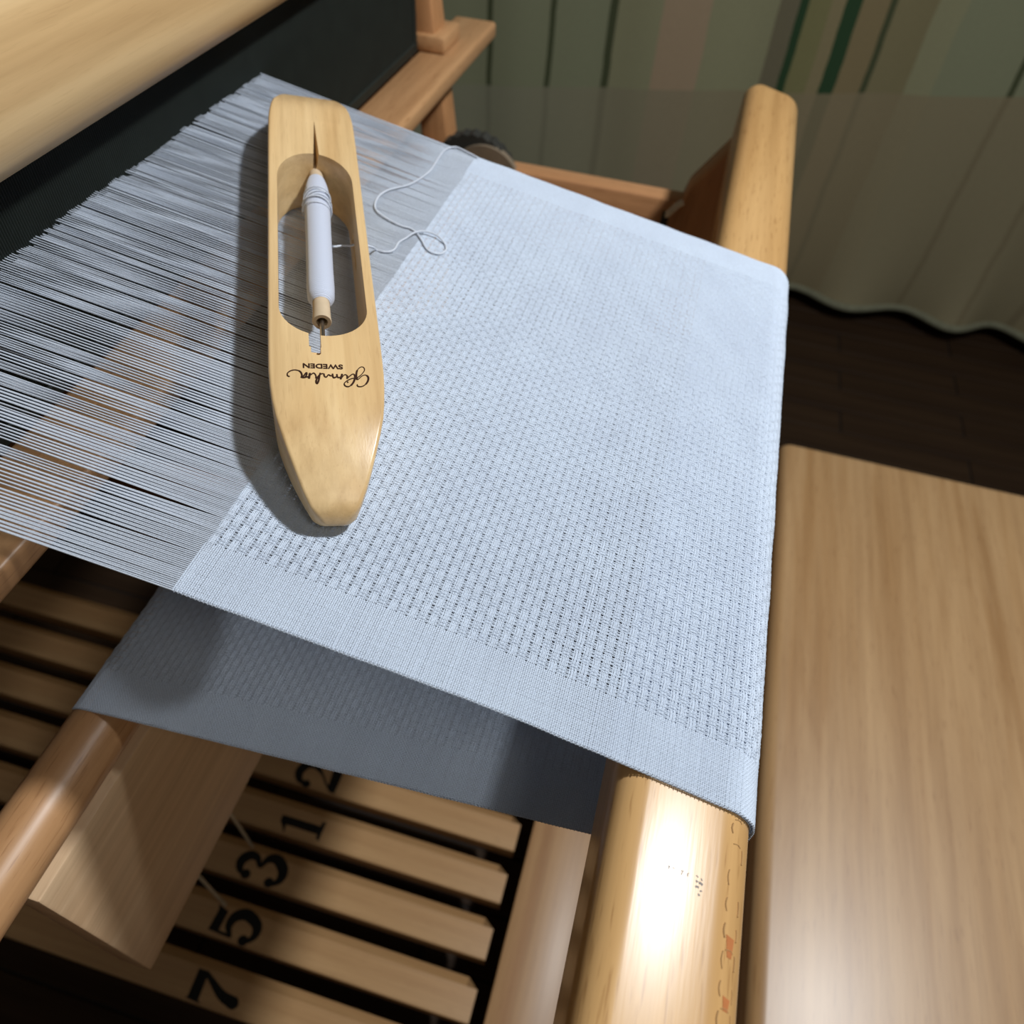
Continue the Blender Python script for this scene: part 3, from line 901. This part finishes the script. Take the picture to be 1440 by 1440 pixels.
def warp():
    n = NW
    k = np.arange(n)
    yf = Y0 + (Y1 - Y0) * (k + 0.5) / n
    XR = -0.2255                                   # reed along the warp direction
    yr = 0.0985 + (0.4215 - 0.0985) * (k + 0.5) / n
    GR = RNG
    cut = []                                       # uneven bunches between the reed wires
    while sum(cut) < n:
        cut.append(int(GR.choice([3, 4, 6, 8, 10], p=[.12, .22, .3, .26, .10])))
    g = np.repeat(np.arange(len(cut)), cut)[:n]
    q = np.concatenate([np.arange(c) - (c - 1) / 2 for c in cut])[:n]
    comp = np.minimum(GR.exponential(0.13, len(cut)), 0.34)[g]
    shift = GR.normal(0, 0.00020, len(cut))[g]
    dy = -q * PITCH * comp + shift + GR.normal(0, 0.00004, n)
    lowr = (k % 2 == 1)                            # the shed is a little open: every other thread runs lower
    drop = np.where(lowr, -GR.uniform(0.0008, 0.0030, len(cut))[g], 0.0) - GR.uniform(0.0, 0.0016, len(cut))[g]
    ts = np.array([-0.02, 0.0, 0.10, 0.28, 0.55, 0.80, 1.0, 1.28])
    T = len(ts)
    C = np.zeros((n, T, 3))
    for m, tt in enumerate(ts):
        e = max(tt, 0.0)
        x0 = X_FELL + (XR - X_FELL) * tt
        y = yf + (yr - yf) * e + dy * min(e ** 0.55, 1.0)
        nn = -0.0001 + drop * min(e, 1.1) ** 1.3
        C[:, m, 0] = x0 * CA + (nn - HN) * SA
        C[:, m, 1] = y
        C[:, m, 2] = H - x0 * SA + (nn - HN) * CA
    S = 5
    an = np.arange(S) * 2 * np.pi / S + np.pi / 2
    R = (0.000262 * GR.uniform(0.88, 1.12, n))[:, None, None]
    V = np.zeros((n, T, S, 3))
    V[..., 0] = C[:, :, None, 0] + R * np.sin(an)[None, None] * SA
    V[..., 1] = C[:, :, None, 1] + R * np.cos(an)[None, None]
    V[..., 2] = C[:, :, None, 2] + R * np.sin(an)[None, None] * CA
    idx = np.arange(n * T * S).reshape(n, T, S)
    nx = np.roll(idx, -1, axis=2)
    F = np.stack([idx[:, :-1], nx[:, :-1], nx[:, 1:], idx[:, 1:]], -1).reshape(-1, 4)
    part('warp_threads', np_mesh(V.reshape(-1, 3), F), M['warp'], WEB, label='open grey warp threads running to the reed', kind='stuff')
warp()

# ------------------------------------------------------------------ shuttle lying on the web
AX = (-0.45020, 0.89293)                           # long axis within the web plane
ORI = (-0.05121, 0.13799)
Xw = Vector((CA, 0, -SA))
Yw = Vector((0, 1, 0))
Nw = Vector((SA, 0, CA))
e_s = Xw * AX[0] + Yw * AX[1]
e_w = Xw * AX[1] - Yw * AX[0]
o_w = Vector(cl2w(ORI[0], ORI[1], 0.0005)) - e_w * 0.0019
SROT = Matrix(((e_w.x, e_s.x, Nw.x), (e_w.y, e_s.y, Nw.y), (e_w.z, e_s.z, Nw.z)))
SHM = Matrix.Translation(o_w) @ SROT.to_4x4()      # local: x across, y along from the near tip, z up
SHUT = thing('weaving_shuttle', 'pale maple boat shuttle with open slot lying across warp and cloth', 'shuttle', o_w, SROT)

def shuttle_body():
    L0, L1, HT = 0.0030, 0.2800, 0.0265
    xs_ = [0, .001, .003, .008, .016, .024, .032, .040, .050, .065, .14]
    hw_ = [.0040, .0061, .0080, .0104, .0133, .0158, .0178, .0190, .0197, .0199, .0199]
    zt_ = [.0092, .0110, .0128, .0160, .0200, .0229, .0250, .0262, .0265, .0265, .0265]
    zb_ = [.0050, .0040, .0030, .0020, .0010, .0004, .0000, .0000, .0000, .0000, .0000]
    ss = []
    half = (L1 - L0) / 2
    d = [0, .0006, .0015, .003, .005, .008, .011, .014, .018, .022, .027, .032, .038, .045, .052, .060, .07]
    ys = [L0 + q for q in d] + [L0 + half] + [L1 - q for q in d[::-1]]
    bm = bmesh.new()
    rows = []
    for y in ys:
        e = min(y - L0, L1 - y)
        hw, zt, zb = (float(np.interp(e, xs_, c)) for c in (hw_, zt_, zb_))
        if e < 0.002:
            k = math.sqrt(max(0.0, e / 0.002))
            hw *= 0.80 + 0.20 * k
            zt -= 0.0022 * (1 - k)
            zb += 0.0012 * (1 - k)
        rt, rb = min(0.0012, (zt - zb) * 0.3), min(0.005, (zt - zb) * 0.35)
        pr = []
        for cx, cz, r, a0, a1 in ((hw - rt, zt - rt, rt, 0, 90), (-hw + rt, zt - rt, rt, 90, 180), (-hw * 0.93 + rb, zb + rb, rb, 180, 270), (hw * 0.93 - rb, zb + rb, rb, 270, 360)):
            for k in range(5):
                a = math.radians(a0 + (a1 - a0) * k / 4)
                pr.append((cx + r * math.cos(a), cz + r * math.sin(a)))
        sx = 0.0009 * max(0.0, 1 - (y - L0) / 0.04)
        rows.append([bm.verts.new((x + sx, y, z)) for x, z in pr])
    n = len(rows[0])
    for p, q in zip(rows, rows[1:]):
        for k in range(n):
            bm.faces.new((p[k], p[(k + 1) % n], q[(k + 1) % n], q[k]))
    bm.faces.new(rows[0])
    bm.faces.new(rows[-1])
    bmesh.ops.recalc_face_normals(bm, faces=bm.faces)
    hull = bpy.data.meshes.new('hull')
    bm.to_mesh(hull)
    bm.free()

    def cutter(poly, z0, z1):
        bm = bmesh.new()
        a = [bm.verts.new((x, y, z0)) for x, y in poly]
        b = [bm.verts.new((x, y, z1)) for x, y in poly]
        bm.faces.new(a[::-1])
        bm.faces.new(b)
        for k in range(len(a)):
            k2 = (k + 1) % len(a)
            bm.faces.new((a[k], a[k2], b[k2], b[k]))
        bmesh.ops.recalc_face_normals(bm, faces=bm.faces)
        me = bpy.data.meshes.new('cut')
        bm.to_mesh(me)
        bm.free()
        return me
    cw = 0.0161
    poly = []
    for k in range(25):                            # far end arc
        a = math.pi * k / 24
        poly.append((cw * math.cos(a), 0.1760 + 0.0216 * math.sin(a)))
    for k in range(25):                            # near end arc, flatter
        a = math.pi + math.pi * k / 24
        poly.append((cw * math.cos(a), 0.0890 + 0.0158 * math.sin(a)))
    cuts = [cutter(poly, -0.01, 0.05)]
    sl = [(-0.0058, 0.085), (-0.0058, 0.0672), (-0.0016, 0.0668), (-0.0016, 0.085)]
    sl = [(x, y) for x, y in sl]
    cuts.append(cutter([(-0.0052, 0.0700), (-0.0052, 0.0645), (-0.0048, 0.0634), (-0.0038, 0.0628), (-0.0024, 0.0629), (-0.0018, 0.0636), (-0.0018, 0.0700)], 0.0238, 0.05))
    cuts.append(cutter(sl, -0.01, 0.05))           # slot that lets the spindle tip up
    bm = bmesh.new()                               # wedge groove for the spindle in the far end
    a = [bm.verts.new(p) for p in ((0.0008, 0.190, 0.0125), (0.0032, 0.190, 0.030), (-0.0004, 0.190, 0.030), (-0.0002, 0.190, 0.0125))]
    b = bm.verts.new((0.0012, 0.2285, 0.0268))
    bm.faces.new(a)
    for k in range(4):
        bm.faces.new((a[k], a[(k + 1) % 4], b))
    bmesh.ops.recalc_face_normals(bm, faces=bm.faces)
    me = bpy.data.meshes.new('cut')
    bm.to_mesh(me)
    bm.free()
    cuts.append(me)
    cuts.append(cutter([(0.010, 0.1360), (0.030, 0.1360), (0.030, 0.1600), (0.010, 0.1600)], 0.0085, 0.0125))
    ho = bpy.data.objects.new('hull', hull)
    COL.objects.link(ho)
    cos = []
    for me in cuts:
        co = bpy.data.objects.new('cut', me)
        COL.objects.link(co)
        cos.append(co)
        md = ho.modifiers.new('b', 'BOOLEAN')
        md.operation = 'DIFFERENCE'
        md.solver = 'EXACT'
        md.object = co
    dg = bpy.context.evaluated_depsgraph_get()
    out = bpy.data.meshes.new_from_object(ho.evaluated_get(dg))
    for o in [ho] + cos:
        bpy.data.objects.remove(o)
    out.polygons.foreach_set('use_smooth', [True] * len(out.polygons))
    out.set_sharp_from_angle(angle=math.radians(32))
    out.materials.clear()
    return part('body', out, M['maple'], SHUT, world=False)
shuttle_body()

def shuttle_lettering():
    S = [[0.25,[[7.95,48.58],[8.02,47.91],[8.42,47.58],[9.25,47.57],[10.11,48.0],[11.01,48.89]]],[0.5,[[11.01,48.89],[11.7,50.22],[12.03,51.44],[11.99,52.48],[11.56,53.25]]],[0.25,[[11.56,53.25],[10.97,53.39],[10.23,53.09],[9.46,52.36],[8.8,51.46],[8.28,50.92]]],[0.5,[[8.28,50.92],[8.02,51.42],[7.92,52.63],[8.09,54.38],[8.42,55.63]]],[0.25,[[8.42,55.63],[9.02,56.63],[9.67,57.28],[10.23,57.49],[10.7,57.25],[11.01,56.47],[10.89,55.58],[10.46,54.68],[9.65,53.41],[8.74,52.41],[8.35,51.96]]],[0.27,[[7.02,51.63],[6.04,51.24],[5.06,50.59],[4.18,49.78],[3.6,48.9],[3.67,48.05],[4.17,47.48],[4.99,47.4],[5.85,48.06]]],[0.52,[[5.85,48.06],[6.63,49.29],[7.21,50.86],[7.48,52.26],[7.36,53.3]]],[0.3,[[7.36,53.3],[7.03,53.63],[6.54,53.51],[5.91,52.87],[5.14,51.97],[4.75,51.43]]],[0.3,[[4.66,49.8],[4.92,49.3]]],[0.45,[[4.74,51.26],[4.82,52.65]]],[0.28,[[4.82,52.65],[4.38,53.14],[4.03,53.21],[3.53,52.75],[3.0,51.86],[2.54,50.9]]],[0.5,[[3.09,53.51],[2.48,50.89]]],[0.38,[[2.91,52.38],[2.29,51.83],[1.69,51.63],[1.37,52.13],[1.25,53.33]]],[0.42,[[1.43,52.13],[1.01,51.94],[0.28,51.47],[-0.05,51.88],[-0.22,53.43]]],[0.36,[[-0.09,52.4],[-0.97,52.44],[-1.42,52.85],[-1.78,52.66],[-2.28,51.77],[-2.75,51.75],[-3.07,52.42],[-3.04,53.28]]],[0.3,[[-2.95,52.94],[-3.52,53.34],[-4.11,53.05]]],[0.45,[[-4.32,53.64],[-4.6,52.34],[-4.91,50.28],[-5.32,48.74],[-5.61,48.47],[-5.85,49.22],[-5.72,50.24],[-5.34,51.28],[-4.84,52.33]]],[0.4,[[-5.33,51.62],[-5.69,51.18],[-6.07,51.33]]],[0.32,[[-5.8,51.43],[-5.88,52.28],[-6.2,53.12],[-6.65,53.44],[-7.25,52.89],[-7.79,52.35]]],[0.55,[[-7.81,53.38],[-8.18,50.72]]],[0.4,[[-8.1,51.57],[-8.91,51.44],[-9.95,51.05],[-10.75,51.18]]],[0.4,[[-10.63,51.36],[-9.93,51.9],[-9.2,53.3],[-8.86,53.32],[-9.0,52.29],[-9.48,51.41]]],[0.42,[[-10.75,51.1],[-10.5,52.21],[-10.81,53.56],[-11.48,54.38]]],[0.3,[[-11.48,54.38],[-12.85,54.65],[-14.23,54.15],[-15.16,53.16],[-15.34,52.31],[-15.18,51.64],[-14.56,51.33]]]]
    bm = bmesh.new()
    zt = 0.0266
    for k, (wd, pts) in enumerate(S):
        P = spline([(p[0] / 1000 + 0.0019, p[1] / 1000, 0) for p in pts], 5)
        ribbon_into(bm, P, wd * 1.25 / 1000, zt, 0.00008 + 0.000002 * k)
    me = bm_mesh(bm, smooth=False)
    part('lettering', me, M['ink'], SHUT, label='burnt brown script lettering', world=False)
    cu = bpy.data.curves.new('t', 'FONT')
    cu.body = 'SWEDEN'
    cu.align_x = 'CENTER'
    cu.align_y = 'CENTER'
    cu.size = 1.0
    cu.offset = 0.022
    cu.extrude = 0.02
    to = bpy.data.objects.new('t', cu)
    COL.objects.link(to)
    dg = bpy.context.evaluated_depsgraph_get()
    me = bpy.data.meshes.new_from_object(to.evaluated_get(dg))
    bpy.data.objects.remove(to)
    xs = [v.co.x for v in me.vertices]
    ys = [v.co.y for v in me.vertices]
    sx, sy = 0.0136 / (max(xs) - min(xs)), 0.0024 / (max(ys) - min(ys))
    cx, cy = (max(xs) + min(xs)) / 2, (max(ys) + min(ys)) / 2
    me.transform(Matrix(((-sx, 0, 0, sx * cx - 0.0014), (0, -sy, 0, sy * cy + 0.0570), (0, 0, 0.003, zt + 0.00006), (0, 0, 0, 1))))
    me.materials.clear()
    part('lettering', me, M['ink'], SHUT, label='burnt brown capital lettering', world=False)
shuttle_lettering()

SP0, SP1 = Vector((0.0015, 0.2110, 0.0160)), Vector((-0.0004, 0.0720, 0.0172))
part('spindle', tube([SP0, SP0.lerp(SP1, 0.5), SP1], 0.00095, 12), M['steel'], SHUT, label='thin steel spindle rod', world=False)

# bobbin on the spindle: a thing of its own
BOB = thing('bobbin', 'slim card quill wound with pale blue yarn inside the shuttle', 'bobbin', SHM @ Vector((0.0005, 0.147, 0.0165)), SROT)
def lathe(sr, sides=28, inner=None):
    """sr: list of (distance along spindle from the far end, radius)"""
    d = (SP1 - SP0).normalized()
    a = Vector((1, 0, 0)) - d * d.x
    a.normalize()
    b = d.cross(a)
    bm = bmesh.new()
    rows = []
    for s, r in sr:
        c = SP0 + d * s
        rows.append([bm.verts.new(c + (a * math.cos(q) + b * math.sin(q)) * r) for q in [2 * math.pi * k / sides for k in range(sides)]])
    for p, q in zip(rows, rows[1:]):
        for k in range(sides):
            bm.faces.new((p[k], p[(k + 1) % sides], q[(k + 1) % sides], q[k]))
    me = bm_mesh(bm, angle=40)
    me.transform(SHM)
    return me
def at_bob(s, ang, r):
    d = (SP1 - SP0).normalized()
    a = Vector((1, 0, 0)) - d * d.x
    a.normalize()
    b = d.cross(a)
    return SHM @ (SP0 + d * s + (a * math.cos(ang) + b * math.sin(ang)) * r)
part('quill', lathe([(0.0095, 0.0014), (0.0095, 0.0027), (0.0102, 0.0031), (0.0112, 0.0033), (0.040, 0.0032), (0.108, 0.0033), (0.1165, 0.0035), (0.1185, 0.0037), (0.1190, 0.0035), (0.1190, 0.0022), (0.110, 0.0021), (0.080, 0.0021)]), M['quill'], BOB)
yw = part('yarn_winding', lathe([(0.0180, 0.0033), (0.0190, 0.0039), (0.0225, 0.0046), (0.027, 0.0053), (0.034, 0.0055), (0.041, 0.0056), (0.060, 0.0054), (0.085, 0.0054), (0.098, 0.0055), (0.104, 0.0053), (0.1065, 0.0043), (0.1075, 0.0034)], 36), M['wound'], BOB)
bm = bmesh.new()
r = random.Random(3)
for k in range(9):
    s0 = 0.0335 + k * 0.00125 + r.uniform(-0.0004, 0.0004)
    tl = r.uniform(-0.0022, 0.0022)
    ex = r.uniform(0.0002, 0.0010)
    pts = [at_bob(s0 + tl * math.cos(q + k), q, 0.0057 + ex * (0.5 + 0.5 * math.sin(q * 1.0 + k * 2.1))) for q in [2 * math.pi * m / 26 for m in range(27)]]
    tube_into(bm, pts, 0.00026, 5)
part('loose_turn', bm_mesh(bm, angle=80), M['weft'], yw, label='loose raised turns of yarn', kind='stuff')

# ------------------------------------------------------------------ weft yarn trailing from the selvage to the bobbin
def weft_yarn():
    pts = [(-0.0878, 0.4125), (-0.0958, 0.4145), (-0.1024, 0.4149), (-0.106, 0.408), (-0.1063, 0.3965), (-0.1056, 0.3816), (-0.1074, 0.3698), (-0.1101, 0.3609), (-0.1137, 0.3549), (-0.1172, 0.3489), (-0.1188, 0.3413), (-0.1176, 0.3328), (-0.1146, 0.3282), (-0.1099, 0.3257), (-0.1048, 0.3243), (-0.0997, 0.3236), (-0.0958, 0.3242), (-0.0919, 0.3227), (-0.0872, 0.3181), (-0.0828, 0.3129), (-0.0789, 0.3115), (-0.0755, 0.3131), (-0.0744, 0.3173), (-0.0762, 0.3216), (-0.0805, 0.3243), (-0.0853, 0.3252), (-0.0893, 0.3238), (-0.0921, 0.3203), (-0.0943, 0.3153), (-0.0959, 0.31), (-0.0957, 0.3039), (-0.0966, 0.3007), (-0.0997, 0.2985), (-0.1031, 0.2982)]
    P = []
    for k, (x0, y) in enumerate(pts):
        n = 0.0009
        if 24 <= k <= 27:
            n = 0.0019
        P.append(Vector(cl2w(x0, y, n)))
    for x, y, z in ((0.0235, 0.1565, 0.0085), (0.0175, 0.1545, 0.0106), (0.0140, 0.1520, 0.0112), (0.0100, 0.1480, 0.0135), (0.0068, 0.1440, 0.0155), (0.0058, 0.1430, 0.0162)):
        P.append(SHM @ Vector((x + 0.0007, y, z)))
    me = tube(spline(P, 5), 0.00046, 7)
    root = put('weft_yarn', me, M['weft'], loc=tuple(P[0]), label='single pale yarn end curling from the far selvage into the shuttle', cat='yarn')
weft_yarn()
